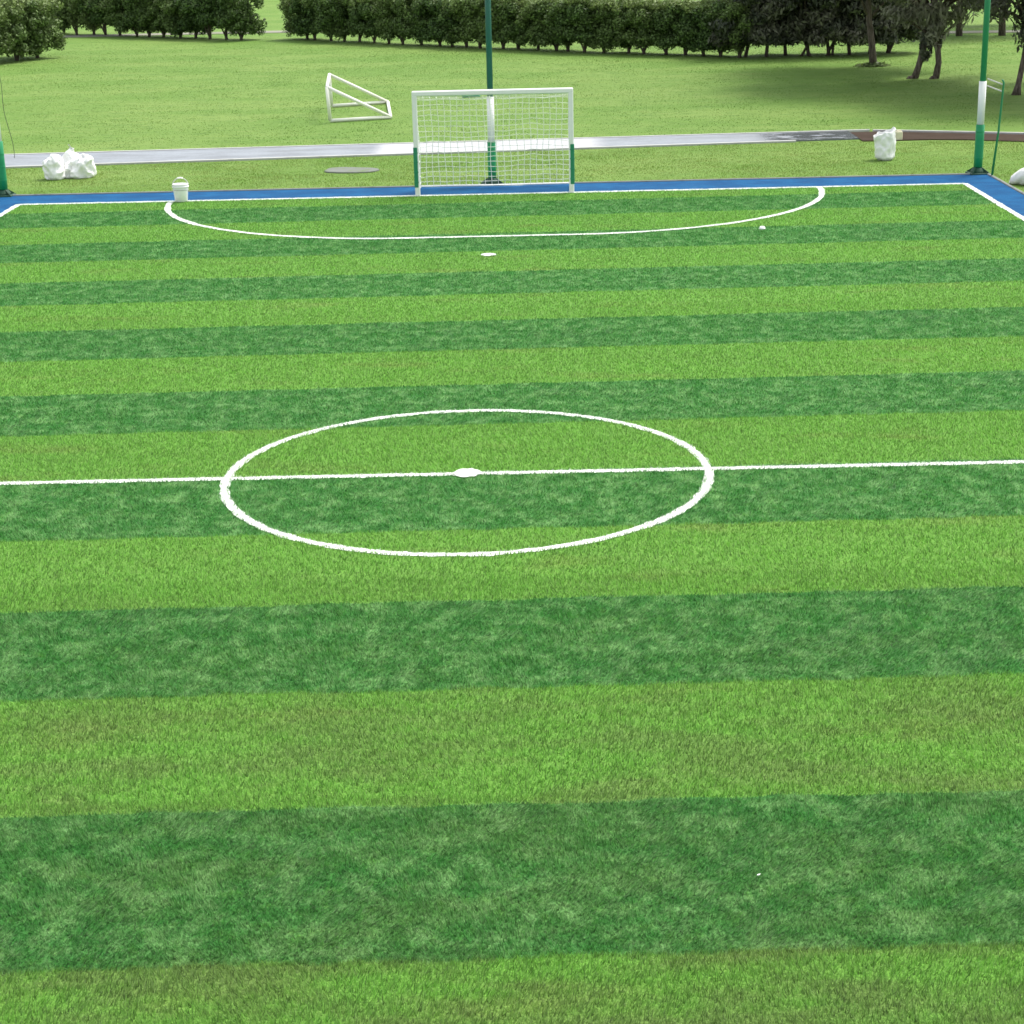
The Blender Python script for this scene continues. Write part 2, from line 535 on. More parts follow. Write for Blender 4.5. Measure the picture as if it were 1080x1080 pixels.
def turf_blades():
    out, rn = [], []
    # density falls with the distance from the stand; bands in y
    for y0, y1, hwid, dens, w, h in ((-10.8, -7, 4.6, 8000, .0065, .033), (-7, -3, 6.0, 5200, .008, .031), (-3, 2, 7.6, 3400, .009, .029),
                                     (2, 8, 9.4, 2600, .011, .027), (8, L, 9.45, 1900, .013, .026)):
        n = int((y1 - y0) * 2 * hwid * dens)
        x = rng.uniform(-hwid, hwid, n) + (.5 if hwid < 9 else 0); y = rng.uniform(y0, y1, n)
        k = ~on_line(x, y, -.004) & (np.abs(x) < W)
        x, y = x[k], y[k]
        fr = (((y - x * math.tan(SA) - OFF) / (2 * STR)) % 1.0) > .5
        v1 = vnoise(x, y, 2.2, 1) * .6 + vnoise(x, y, 5.1, 2) * .4
        v2 = vnoise(x, y, 1.1, 3)
        # the pile of the light stripes lies away from the stand, that of the dark ones comes towards it, in drifts
        ang = np.where(fr, -1.57 + (v1 - .5) * 5.0, 1.57 + (v2 - .5) * 2.0) + rng.normal(0, .9, len(x))
        lean = np.where(fr, .35 + .9 * np.clip(v1 * 2 - .5, 0, 1), .75)
        q = np.c_[x, y]
        out.append(blades(q, h, w, ang, lean)); rn.append(rng.random(len(x)))
    V = np.concatenate(out)
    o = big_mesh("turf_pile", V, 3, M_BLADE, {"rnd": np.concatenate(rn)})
    tag(o, "short green artificial grass pile of the striped pitch", "artificial grass", kind='stuff')
turf_blades()

# verge between pitch and path, and the lawn of the park
def tufts(name, label, mat, region, n, h, w, keep):
    x = rng.uniform(region[0], region[1], n); y = rng.uniform(region[2], region[3], n)
    k = keep(x, y)
    x, y = x[k], y[k]
    hh = h * (.5 + vnoise(x, y, .9, 5)) * (.6 + .8 * vnoise(x, y, 3.3, 6))
    V = blades(np.c_[x, y], hh, w, rng.random(len(x)) * 6.28, .5)
    V[:, :, 2] -= .012
    o = big_mesh(name, V, 3, mat, {"rnd": rng.random(len(x))})
    tag(o, label, "grass", kind='stuff')
def path_lo(x): return 25.75 + .0855 * (x + .2)
def path_hi(x): return 27.85 + .052 * (x - .4)
tufts("verge_grass", "rough yellowish grass on the verge between blue apron and path", M_VERGE, (-14, 14, 17, 27.2), 190000, .024, .013,
      lambda x, y: ((y > YB + .13) & (y < path_lo(x) - .03) & (x < 9) | (y > YB + .13) & (y < 25.9) & (x >= 9) | (np.abs(x) > XA + .13) & (y < 24)))

fade = lambda x, y: rng.random(len(x)) < np.clip((14 + (y - 27) * .30 - np.abs(x)) / 3, 0, 1) * np.clip((72 - y) / 14, 0, 1)
tufts("park_grass", "mown green grass of the park lawn behind the path", M_PARK, (-30, 30, 27.6, 72), 260000, .016, .026,
      lambda x, y: (y > path_hi(x) + .06) & fade(x, y))
# pale concrete path with its kerbs, running on as a dirt track on the right
XE = 8.75
def strip(x0, x1, lo, hi, n=30):
    xs = np.linspace(x0, x1, n)
    return [(x, lo(x)) for x in xs] + [(x, hi(x)) for x in xs[::-1]]
slab("concrete_path", strip(-40, XE, lambda x: path_lo(x) + .12, lambda x: path_hi(x) - .10), .02, M_CONC)
slab("path_kerb", strip(-40, 7.2, path_lo, lambda x: path_lo(x) + .12), .03, M_KERB)
slab("path_kerb", strip(-40, 9.3, lambda x: path_hi(x) - .10, path_hi), .035, M_KERB)
dl = lambda x: 26.2 - .55 * max(0, (x - 10.8)) * .9 if x < 14 else 24.6 - .2 * (x - 14)
dh = lambda x: 28.0 - .40 * max(0, x - 9.5) if x < 14 else 26.2 - .2 * (x - 14)
slab("dirt_track", [(x, dl(x)) for x in np.linspace(XE + .01, 40, 40)] + [(x, dh(x)) for x in np.linspace(40, XE + .01, 40)], .012, M_DIRT)
slab("track_edging", [(x, dh(x) + .01) for x in np.linspace(9.35, 40, 40)] + [(x, dh(x) + .12) for x in np.linspace(40, 9.35, 40)], .05, M_KERB)
# far footpath behind the gap in the trimmed rows, and a track far off on the right
slab("footpath", [(-60, 75.6), (-6, 74.0), (-6, 75.6), (-60, 77.2)], .01, M_FARPATH)
slab("footpath", [(12, 63.5), (60, 58.0), (60, 59.4), (12, 64.9)], .01, M_FARPATH)

# ------------------------------------------------------------------ trees
def leaf_cloud(blobs, n, size, rngl, elong=1.0, droop=0.0, shell=(.72, 1.06), zmin=None):
    """leaf-sized quads scattered through the outer volume of ellipsoid blobs"""
    B = np.array([b[:6] for b in blobs], float)
    vol = B[:, 3] * B[:, 4] + B[:, 4] * B[:, 5] + B[:, 3] * B[:, 5]
    i = rngl.choice(len(B), n, p=vol / vol.sum())
    d = rngl.normal(size=(n, 3)); d /= np.linalg.norm(d, axis=1)[:, None]
    r = rngl.uniform(shell[0], shell[1], n) + rngl.normal(0, .05, n)
    c = B[i, :3] + d * B[i, 3:] * r[:, None]
    nr = d / B[i, 3:]; nr /= np.linalg.norm(nr, axis=1)[:, None]
    nr = nr + rngl.normal(0, .55, (n, 3)); nr /= np.linalg.norm(nr, axis=1)[:, None]
    t = rngl.normal(size=(n, 3)); t[:, 2] -= droop * 2.0
    t -= nr * (t * nr).sum(1)[:, None]; t /= np.linalg.norm(t, axis=1)[:, None]
    b = np.cross(nr, t)
    s = size * rngl.uniform(.6, 1.4, n)
    u, w = t * (s * elong)[:, None] * .5, b * s[:, None] * .5
    V = np.stack([c - u, c + w * .9, c + u, c - w * .9], 1)
    if zmin is not None:
        k = V[:, :, 2].min(1) > zmin
        V, i = V[k], i[k]
    bl = np.array([b[6] if len(b) > 6 else rngl.random() for b in blobs])
    return V, bl[i]

def crown_obj(name, blobs, n, size, mat, seed, parent, **kw):
    rg = np.random.default_rng(seed)
    V, cl = leaf_cloud(blobs, n, size, rg, **kw)
    return big_mesh(name, V, 4, mat, {"rnd": rg.random(len(V)), "clump": cl}, parent)

def copy_tree(o, parent=None):
    c = o.copy(); COL.objects.link(c)
    if parent: c.parent = parent
    for ch in [k for k in ALLKIDS.get(o.name, [])]:
        copy_tree(ch, c)
    return c
ALLKIDS = {}

def hedge_tree(seed):
    rd = random.Random(seed)
    skirt = rd.choice((.22, .28, .36, .5))
    root = empty("hedge_tree")
    H = 2.2
    blobs = []
    for k in range(86):                               # lumps through a boxy, clipped body
        x, y = rd.uniform(-.74, .74), rd.uniform(-.76, .76)
        z = rd.uniform(skirt + .1, H - .32)
        s = rd.uniform(.17, .34)
        blobs.append((x, y, z, s, s * rd.uniform(.9, 1.2), s * rd.uniform(.75, 1.0), rd.uniform(0, .55) + max(0, z - 1.35) * .5))  # last value pales the upper lumps: sky light painted into the leaf colour
    for k in range(16):                               # clipped top, its leaves painted paler as if lit by the sky
        s = rd.uniform(.16, .28)
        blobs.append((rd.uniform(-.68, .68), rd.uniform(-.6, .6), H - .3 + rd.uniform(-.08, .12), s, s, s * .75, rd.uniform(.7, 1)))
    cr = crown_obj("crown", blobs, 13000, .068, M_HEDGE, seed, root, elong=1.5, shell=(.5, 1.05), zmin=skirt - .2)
    mb = MB()
    b = (rd.uniform(-.05, .05), rd.uniform(-.1, .1))
    mb.tube([(b[0], b[1], -.05), (b[0] + rd.uniform(-.09, .09), b[1], .3), (b[0] + rd.uniform(-.16, .16), b[1], .75), (b[0], b[1], 1.6)], [.075, .05, .045, .02], 7)
    for k in range(rd.choice((1, 2, 3))):
        a = rd.uniform(0, 6.28)
        mb.tube([(b[0], b[1], .02), (b[0] + .16 * math.cos(a), b[1] + .16 * math.sin(a), .4), (b[0] + .3 * math.cos(a), b[1] + .3 * math.sin(a), .95)], [.035, .03, .02], 6)
    for k in range(4):
        a = rd.uniform(0, 6.28)
        mb.tube([(b[0], b[1], .5 + .2 * k), (b[0] + .35 * math.cos(a), b[1] + .4 * math.sin(a), 1.0 + .25 * k)], [.035, .012], 5)
    tr = mb.build("trunk", M_BARK, root, True)
    ALLKIDS[root.name] = [cr, tr]
    return root
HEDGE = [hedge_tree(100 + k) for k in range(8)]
used = set()
def place_hedge(i, x, y, rz, s, label, group):
    src = HEDGE[i % 8]
    if i % 8 not in used:
        o = src; used.add(i % 8)
    else:
        o = copy_tree(src)
    o.location = (x, y, -.01)
    o.rotation_euler = (0, 0, rz)
    o.scale = (s[0], s[1], s[2])
    tag(o, label, "hedge tree", group)
    return o

ORD = ["", "first", "second", "third", "fourth", "fifth", "sixth", "seventh", "eighth", "ninth", "tenth", "eleventh", "twelfth", "thirteenth",
       "fourteenth", "fifteenth", "sixteenth", "seventeenth", "eighteenth", "nineteenth", "twentieth"]
# the long trimmed row: from the gap to the dark conifers
p0, p1 = Vector((-9.2, 68.9)), Vector((9.0, 52.4))
NROW = 27
for i in range(NROW):
    t = i / (NROW - 1)
    q = p0.lerp(p1, t)
    q.x += random.uniform(-.18, .18); q.y += random.uniform(-.15, .15) - 1.2 * math.sin(t * math.pi) * .6
    d = (p1 - p0); rz = math.atan2(d.y, d.x) + random.choice((0, math.pi)) + random.uniform(-.12, .12)
    # the centre post cuts the row at about x = -0.75
    lab = None
    if i == 0: lab = "bushy dark green hedge tree ending the long row beside the bright gap"
    elif i < 9: lab = f"clipped dark green hedge tree, {ORD[i + 1]} from the bright gap in the long row"
    elif i < 13: lab = f"clipped dark green hedge tree, {ORD[13 - i]} left of the tall green post behind the goal"
    elif i < 19: lab = f"clipped dark green hedge tree, {ORD[i - 12]} right of the tall green post behind the goal"
    elif i < 26: lab = f"clipped hedge tree of the long row, {ORD[27 - i]} left of the tall dark conifers"
    else: lab = "clipped hedge tree at the right end of the long row touching the dark conifers"
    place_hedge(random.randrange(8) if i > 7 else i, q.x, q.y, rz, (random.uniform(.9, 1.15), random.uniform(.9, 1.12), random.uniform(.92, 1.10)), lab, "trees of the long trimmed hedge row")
# the row on the left of the gap
p0, p1 = Vector((-24.0, 78.6)), Vector((-12.15, 69.4))
NR = 15
for i in range(NR):
    t = i / (NR - 1)
    q = p0.lerp(p1, t)
    q.x += random.uniform(-.08, .08); q.y += random.uniform(-.1, .1)
    d = (p1 - p0); rz = math.atan2(d.y, d.x) + random.choice((0, math.pi)) + random.uniform(-.12, .12)
    lab = ("rounded dark green hedge tree ending the left row beside the bright gap" if i == NR - 1 else
           f"dark green hedge tree of the left row, {ORD[NR - i]} to the left of the bright gap")
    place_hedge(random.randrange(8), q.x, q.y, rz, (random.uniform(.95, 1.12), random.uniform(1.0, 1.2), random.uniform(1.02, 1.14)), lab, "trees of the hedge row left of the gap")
# the nearer clump at the left edge
for i, (x, y) in enumerate(((-19.5, 60.6), (-20.1, 59.3), (-20.75, 58.0), (-20.4, 61.4), (-21.5, 56.8))):
    lab = ["rounded hedge tree at the right end of the near clump on the left edge",
           "hedge tree second from the right end of the near left clump", "hedge tree in the middle of the near left clump cut by the photo edge",
           "hedge tree at the back of the near left clump, behind its right end", "hedge tree of the near left clump farthest from the left row"][i]
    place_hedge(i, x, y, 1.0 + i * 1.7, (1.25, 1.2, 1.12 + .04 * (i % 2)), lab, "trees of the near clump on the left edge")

def big_tree(name, label, cat, group, loc, trunk_paths, blobs, n, size, leaf, seed, elong=1.6, droop=.3, shell=(.45, 1.08), extra=None, zmin=None):
    root = empty(name, loc)
    mb = MB()
    for pts, rad in trunk_paths: mb.tube(pts, rad, 9)
    rd = random.Random(seed)
    top = trunk_paths[0][0]
    for b in blobs:                                   # limbs reach into the clumps
        if b[2] < 1.6: continue
        zt = max(.3, b[2] - rd.uniform(.3, 1.2))
        k = min(range(len(top)), key=lambda j: abs(top[j][2] - zt))
        s = Vector(top[k]); e = Vector(b[:3])
        mid = s.lerp(e, .5) + Vector((0, 0, rd.uniform(-.1, .25)))
        mb.tube([s, mid, e], [.055, .035, .012], 5)
    mb.build("trunk", M_BARK, root, True)
    crown_obj("crown", blobs, n, size, leaf, seed, root, elong=elong, droop=droop, shell=shell, zmin=zmin)
    if extra: extra(root)
    tag(root, label, cat, group)
    return root
def crown_blobs(rd, n, rx, ry, z0, z1, s0, s1, taper=.5):
    out = []
    for k in range(n):
        z = rd.uniform(z0, z1)
        f = 1 - taper * (z - z0) / (z1 - z0)
        a, r = rd.uniform(0, 6.283), math.sqrt(rd.random())
        s = rd.uniform(s0, s1)
        out.append((rx * f * r * math.cos(a), ry * f * r * math.sin(a), z, s, s, s * rd.uniform(.55, .85)))
    return out

# dark conifers right of the trimmed row: dense, low-branched, bare stems below
NC = 8
for i in range(NC):
    rd = random.Random(300 + i)
    t = i / (NC - 1)
    x, y = 9.15 + 5.5 * t, 52.5 + .3 * t + rd.uniform(-.3, .3)
    h = rd.uniform(4.6, 6.2)
    bl = crown_blobs(rd, 40, 1.15, 1.4, .75, h - .6, .40, .62, .35) + crown_blobs(rd, 16, 1.15, 1.3, .58, 1.2, .36, .5, .1)
    st = [([(0, 0, -.05), (rd.uniform(-.2, .2), 0, .7), (rd.uniform(-.25, .25), 0, 2.2), (0, 0, h * .8)], [.075, .055, .05, .025])]
    for k in range(rd.choice((0, 1, 2))):
        a = rd.uniform(0, 6.28)
        st.append(([(rd.uniform(-.3, .3), 0, -.05), (.25 * math.cos(a), .2 * math.sin(a), .7), (.5 * math.cos(a), .4 * math.sin(a), 1.5)], [.055, .045, .025]))
    lab = ("dark conifer at the left end of the tall conifers, beside the trimmed row" if i == 0 else
           "black-green conifer at the right end of the tall row, behind the slim grey trunk" if i == NC - 1 else
           f"tall blackish conifer with bare stems, {ORD[i + 1]} from the trimmed row")
    big_tree("conifer", lab, "conifer", "tall dark conifers right of the trimmed row", (x, y, -.01), st, bl, 13000, .085, M_DARKLEAF, 300 + i, 2.6, .6, (.4, 1.05), zmin=.34)

# slim grey-trunked tree with a grass mound at its foot
def mound(root):
    crown_obj("foot_growth", [(0, 0, .0, .42, .35, .15), (.3, .05, .0, .3, .3, .1), (-.35, 0, .0, .35, .25, .09)], 900, .07, M_HEDGE, 41, root, elong=2.0, zmin=-.02)
rd = random.Random(41)
bl = [(b[0] - .2, b[1], b[2], *b[3:]) for b in crown_blobs(rd, 44, 3.2, 3.2, 3.1, 8.5, .6, 1.1, .5)]
bl += [(-.9, -.3, 2.6, .6, .6, .35), (.9, .1, 2.45, .7, .6, .35), (.2, .6, 2.9, .7, .6, .5)]
big_tree("slender_tree", "slender tree with leaning grey trunk and a bushy green foot before the dark conifers", "tree", None, (12.95, 47.1, -.01),
         [([(0, 0, -.05), (-.08, 0, .7), (-.22, 0, 1.6), (-.28, 0, 2.6), (-.1, 0, 5.0), (0, 0, 7.5)], [.15, .115, .10, .09, .07, .03])],
         bl, 40000, .085, M_GREYLEAF, 41, 2.6, .7, (.4, 1.05), mound)

# two-stemmed tree with a hanging grey skirt
rd = random.Random(52)
bl = [(b[0] + .3, b[1] - 1.2, *b[2:]) for b in crown_blobs(rd, 72, 4.9, 4.8, 4.3, 9.5, .8, 1.3, .5)] + crown_blobs(rd, 12, 2.0, 2.0, 2.6, 3.2, .45, .7, .1)
bl += [(-.85, -.4, 1.95, .55, .45, .30), (-1.25, -.2, 2.1, .45, .4, .22), (.15, -.55, 1.9, .42, .35, .62), (.05, -.5, 1.45, .30, .25, .45), (.75, -.3, 1.95, .5, .4, .4), (1.3, 0, 2.3, .5, .5, .35), (-.3, -.5, 2.1, .5, .4, .5)]
def skirt(root):
    crown_obj("ivy_growth", [(-.12, 0, .95, .20, .16, .42), (-.02, .05, 1.3, .22, .2, .35), (.27, .02, 1.15, .14, .12, .3)], 1300, .07, M_DARKLEAF, 53, root, elong=1.6)
big_tree("forked_tree", "two-stemmed conifer with drooping grey-green branches near the right post", "tree", None, (13.75, 42.1, -.01),
         [([(.22, -.1, -.05), (.30, -.1, .5), (.24, 0, 1.2), (.1, 0, 2.0), (.0, 0, 5), (0, 0, 8.8)], [.12, .095, .095, .13, .10, .03]),
          ([(-.42, .1, -.05), (-.30, .1, .35), (-.16, .05, 1.0), (.02, 0, 1.8), (.05, 0, 2.6)], [.13, .10, .10, .11, .05]),
          ([(.22, -.12, .0), (.08, -.2, .03), (-.02, -.22, -.03)], [.10, .07, .02]), ([(-.42, .1, 0), (-.6, .05, .02), (-.72, .0, -.04)], [.11, .07, .02])],
         bl, 80000, .08, M_GREYLEAF, 52, 3.0, .9, (.35, 1.1), skirt)

# tree at the right edge
rd = random.Random(63)
bl = [(b[0] + 2.0, b[1] - 1.2, *b[2:]) for b in crown_blobs(rd, 70, 5.2, 4.6, 4.0, 9.0, .8, 1.3, .5)] + crown_blobs(rd, 10, 1.6, 1.6, 2.7, 3.4, .5, .7, .1)
bl += [(.15, -.2, 1.7, .45, .4, .45), (.45, -.2, 1.35, .35, .3, .3), (-.75, -.1, 2.4, .5, .5, .35), (.2, 0, 2.2, .6, .5, .5)]
big_tree("dark_tree", "dark tree with thin bare trunk cut by the right edge of the photo", "tree", None, (15.1, 36.3, -.01),
         [([(-.05, 0, -.05), (0, 0, .3), (.12, 0, 1.1), (.22, 0, 2.0), (.2, 0, 4.5), (.1, 0, 8)], [.15, .085, .08, .10, .08, .03])],
         bl, 70000, .09, M_DARKLEAF, 63, 2.6, .8, (.35, 1.08))

# trees standing off on the bright lawn beyond, right
def far_proto(seed, leaf, name):
    rd = random.Random(seed)
    root = empty(name)
    bl = crown_blobs(rd, 26, 2.3, 2.3, 1.9, 8.5, .6, 1.1, .5)
    mb = MB()
    mb.tube([(0, 0, -.05), (.05, 0, 1.2), (.0, 0, 3), (0, 0, 7.5)], [.17, .13, .11, .03], 8)
    for b in bl[:12]: mb.tube([(0, 0, max(1.2, b[2] - .8)), b[:3]], [.05, .012], 5)
    tr = mb.build("trunk", M_BARK, root, True)
    cr = crown_obj("crown", bl, 5200, .17, leaf, seed, root, elong=1.7, droop=.4, shell=(.4, 1.08))
    ALLKIDS[root.name] = [tr, cr]
    return root
FP = [far_proto(71, M_GREYLEAF, "park_tree"), far_proto(72, M_FARLEAF, "park_tree"), far_proto(73, M_FARLEAF, "park_tree")]
fused = set()
def place_far(k, x, y, s, label, group):
    if k not in fused: o = FP[k]; fused.add(k)
    else: o = copy_tree(FP[k])
    o.location = (x, y, -.01); o.rotation_euler = (0, 0, random.uniform(0, 6.28)); o.scale = (s, s, s)
    tag(o, label, "tree", group)
for k, x, y, s, lab in ((0, 19.2, 61.2, .9, "grey-green park tree on the bright far lawn, just left of the right post"),
                        (1, 20.9, 60.8, .95, "park tree on the bright far lawn, just right of the right post"),
                        (0, 17.9, 68.0, 1.0, "farther grey park tree between the forked conifer and the right post"),
                        (2, 23.4, 66.5, 1.1, "farther park tree at the top right corner of the photo"),
                        (0, 16.2, 76.0, 1.1, "distant park tree behind the drooping branches of the forked conifer")):
    place_far(k, x, y, s, lab, "trees on the bright far lawn")
# the wood's edge behind the trimmed rows: only its foot shows
random.seed(9)
NF = 22
for i in range(NF):
    x = -46 + 92 * i / (NF - 1) + random.uniform(-1, 1)
    place_far(1 + i % 2, x, 135 + random.uniform(-8, 14), random.uniform(1.1, 1.6), "distant tree far beyond the lawn behind the trimmed hedge rows", "distant trees behind the hedges")

# ------------------------------------------------------------------ posts of the ball fence
def fence_post(loc, label, pad_h, white_h, pad_r, rz, upper):
    root = empty("fence_post", loc, rz)
    mb = MB()
    mb.tube([(0, 0, .02), (0, 0, 3), (0, 0, 6.3)], .062, 14)
    mb.lathe([(.066, 6.30), (.066, 6.34), (.03, 6.37), (0.002, 6.37)], n=14)
    mb.build("shaft", upper, root, True)
    mb = MB()
    mb.lathe([(.063, pad_h + .005), (.074, pad_h + .005), (.074, white_h), (.063, white_h)], n=18)
    mb.build("white_band", M_WHITE, root, True)
    mb = MB()
    mb.lathe([(.063, .13), (pad_r, .14), (pad_r * 1.02, .4), (pad_r * .98, .7), (pad_r, pad_h - .01), (.075, pad_h)], n=20)
    for z in (.33, .6, .86):
        mb.lathe([(pad_r + .001, z - .012), (pad_r + .006, z), (pad_r + .001, z + .012)], n=20)
    mb.build("padding", M_GREENPAD, root, True)
    mb = MB()
    mb.box((0, 0, .012), (.40, .40, .03), .006)
    for k in range(4):
        a = k * math.pi / 2 + math.pi / 4
        c, s = math.cos(a), math.sin(a)
        tx, ty = -s * .008, c * .008
        tri = [(.06 * c, .06 * s, .028), (.24 * c, .24 * s, .028), (.24 * c, .24 * s, .045), (.06 * c, .06 * s, .155)]
        vs = [(p[0] + tx, p[1] + ty, p[2]) for p in tri] + [(p[0] - tx, p[1] - ty, p[2]) for p in tri]
        mb.add(vs, [(0, 1, 2, 3), (7, 6, 5, 4), (0, 4, 5, 1), (1, 5, 6, 2), (2, 6, 7, 3), (3, 7, 4, 0)])
    mb.lathe([(.15, .028), (.145, .06), (.10, .12), (.066, .135)], n=16)
    mb.build("plinth", M_PLINTH, root)
    tag(root, label, "post", "green and white padded posts round the pitch")
    return root
fence_post((10.07, 20.38, 0), "tall green post with white band at the right corner of the blue apron", 1.0, 1.87, .088, .1, M_GREENPOST)
fence_post((-10.12, 20.3, 0), "green post with white band at the left photo edge on the blue corner", 1.12, 1.95, .092, .0, M_GREENPOST)
fence_post((.02, 20.42, 0), "tall green post with white band standing behind the goal net", .88, 1.78, .086, .3, M_GREENDEEP)
# slim tube beside the right post with two struts to it
root = empty("fence_tube", (10.37, 20.0, 0))
mb = MB()
mb.tube([(-.12, -.08, -.0), (-.02, 0, .9), (.04, .05, 1.86), (.01, .05, 1.92)], [.024, .022, .02, .02], 8)
mb.build("tube", M_GREENPOST, root, True)
for z in (1.72, 1.86):
    mb = MB()
    mb.tube([(-.22, .33, z + .06), (.035, .05, z - .04)], .014, 6)
    mb.build("strut", M_WIRE, root, True)
tag(root, "thin dark green tube with two short struts beside the right corner post", "fence tube")
# rope hanging beside the left post
mb = MB()
pts = []
for k in range(15):
    t = k / 14
    pts.append((-10.05 + .18 * t ** .6 + .03 * math.sin(t * 9), 20.35 + .1 * t, 2.75 - 2.0 * t))
mb.tube(pts, .006, 5)
tag(mb.build("rope", M_ROPE, None, True), "thin dark rope hanging loose beside the left green post", "rope")

# ------------------------------------------------------------------ goal
root = empty("football_goal", (XG, L, 0))
GH, GD = 2.0, .92
for s in (-1, 1):
    mb = MB()
    mb.box((s * HW, 0, GH / 2 - .02), (.098, .098, GH - .04 + .02), .014)
    o = mb.build("post", M_WHITE, root)
    mb = MB()                                          # green sleeve wraps the outer side and the front, the inner edge stays white
    x0 = s * (HW + .016)
    mb.box((x0, 0, .57), (.086, .112, .80), .012)
    for z in (.28, .48, .68, .86):
        mb.box((x0, 0, z), (.094, .120, .022), .004)
    q = mb.build("sleeve", M_SLEEVE, o)
mb = MB()
mb.box((0, 0, GH + .003), (2 * HW + .10, .102, .102), .018)
mb.build("crossbar", M_WHITE, root)
mb = MB()
mb.tube([(-HW, GD, .06), (-HW * .5, GD + .02, .055), (0, GD, .05), (HW * .5, GD + .015, .055), (HW, GD, .06)], .02, 8)
mb.build("back_bar", M_WHITE, root, True)
for s in (-1, 1):
    mb = MB()
    mb.tube([(s * HW, .04, .05), (s * HW, GD, .06)], .02, 8)
    mb.build("ground_bar", M_WHITE, root, True)
# net: hangs from the crossbar to the bar behind
def net_point(u, v):
    # u across -1..1, v from the crossbar (0) to the ground bar (1)
    x = u * (HW - .02)
    if v < .12:
        k = v / .12
        return Vector((x, .03 + k * .42, GH - .05 - .10 * k - .03 * math.sin(3.1416 * (u + 1) / 2)))
    k = (v - .12) / .88
    sag = .07 * math.sin(k * math.pi) * (1 - u * u * .6) + .03 * math.sin(5.3 * u + 4 * k)
    return Vector((x + .022 * math.sin(7 * k + 9 * u) * math.sin(k * math.pi), .45 + (GD - .45) * k ** 1.1 + sag, (GH - .15) * (1 - k) + .05 - .045 * math.sin(k * math.pi) * abs(math.cos(2.4 * u + .4))))
mb = MB()
NU, NV = 23, 20
for i in range(NU + 1):
    u = -1 + 2 * i / NU
    mb.tube([net_point(u, j / 16) for j in range(17)], .0066, 4, False)
for j in range(NV + 1):
    mb.tube([net_point(-1 + 2 * i / 12, j / NV) + Vector((0, 0, .012 * math.sin(i * 2.1 + j))) for i in range(13)], .0066, 4, False)
for s in (-1, 1):
    for j in range(1, 14):                             # side panels
        z = GH * (1 - j / 14)
        b = next(net_point(s, v / 60) for v in range(61) if net_point(s, v / 60).z <= z + .03)
        mb.tube([(s * (HW - .01), .03, z), (s * (HW - .02), b.y, b.z)], .006, 4, False)
    for k in range(1, 6):
        y = .03 + k * .15
        zt = max([net_point(s, v / 60).z for v in range(61) if net_point(s, v / 60).y >= y] or [.1])
        mb.tube([(s * (HW - .015), y, .05), (s * (HW - .015), y, zt)], .006, 4, False)
mb.build("net", M_NET, root)
mb = MB()
mb.box((-.42, .12, GH - .075), (.36, .10, .05), .015)
mb.build("net_tie", M_SLEEVE, root)
tag(root, "white football goal with green post sleeves and white net on the goal line", "goal")

# old goal frame lying on the park lawn
root = empty("goal_frame", (-4.0, 35.3, 0))
o = Vector((4.0, -35.3, 0))
D, F, Cc, Ee = [Vector(p) + o for p in ((-4.57, 33.0, .045), (-2.95, 33.6, .045), (-4.92, 37.1, .045), (-3.31, 37.85, .045))]
Bb, Aa = D + Vector((-.04, 0, .90)), Cc + Vector((-.02, 0, .90))
for nm, a, b in (("crossbar", Aa, Bb), ("post", D, Bb), ("post", Cc, Aa), ("base_bar", D, F), ("base_bar", Cc, Ee), ("back_bar", F, Ee), ("brace", Bb, F), ("brace", Aa, Ee)):
    mb = MB(); d = (b - a).normalized() * .0
    mb.tube([a - d, b + d], .047, 10)
    mb.build(nm, M_OLDWHITE, root, True)
tag(root, "small white goal frame without net standing on the park lawn", "goal frame")

# ------------------------------------------------------------------ loose things round the pitch
def crease(v, seed, amp):
    """soft folds of slack woven plastic"""
    p = Vector(v) * 5.5 + Vector((seed * 3.1, seed * 1.7, 0))
    q = Vector((v[0] * 11 + seed, v[1] * 11, v[2] * 7))
    return amp * ((1 - abs(mnoise.noise(p)) * 2.4) + .6 * (1 - abs(mnoise.noise(q)) * 2.4) - .7)
def sack_mesh(mb, c, sx, sy, h, seed, neck=True, lean=(0, 0)):
    rd = np.random.default_rng(seed)
    n, m = 64, 44
    ph = rd.random(8) * 6.28
    vs, fs = [], []
    for i in range(m + 1):
        t = i / m
        r = .80 + .20 * min(1, t / .12) ** .6
        r *= 1.04 - .10 * t
        if t > .66:
            k = (t - .66) / .34
            r *= (max(.16, 1 - k ** 1.5 * 1.15) if k < .78 else .16 + (k - .78) * .9) if neck else math.sqrt(max(.02, 1 - k ** 2.6 * .98))
        for k in range(n):
            a = 2 * math.pi * k / n
            lump = 1 + .09 * math.sin(2 * a + ph[0] + 2 * t) + .06 * math.sin(3 * a + ph[1] - 4 * t) + .04 * math.sin(5 * a + ph[2] + 6 * t)
            if t > .5: lump += (t - .5) * .22 * math.sin(11 * a + ph[3] + 2 * math.sin(a + ph[5]))
            ca, sa = math.cos(a), math.sin(a)
            q = (abs(ca) ** 2.8 + abs(sa) ** 2.8) ** (-1 / 2.8)
            z = h * t * (1 + (.10 * math.sin(a + ph[4]) + .05 * math.sin(3 * a + ph[6])) * t)
            x, y = sx / 2 * r * lump * q * ca, sy / 2 * r * lump * q * sa
            f = crease((x, y, z), seed, .034) * (1 if t > .05 else .3)
            d = math.hypot(x, y) + 1e-6
            x += f * x / d; y += f * y / d
            vs.append((c[0] + x + lean[0] * t * t, c[1] + y + lean[1] * t * t, c[2] + z + .3 * f * t))
    for i in range(m):
        for k in range(n):
            a, e = i * n + k, i * n + (k + 1) % n
            fs.append((a, e, e + n, a + n))
    fs.append(tuple(range(n - 1, -1, -1)))
    fs.append(tuple(range(m * n, m * n + n)))
    mb.add(vs, fs)
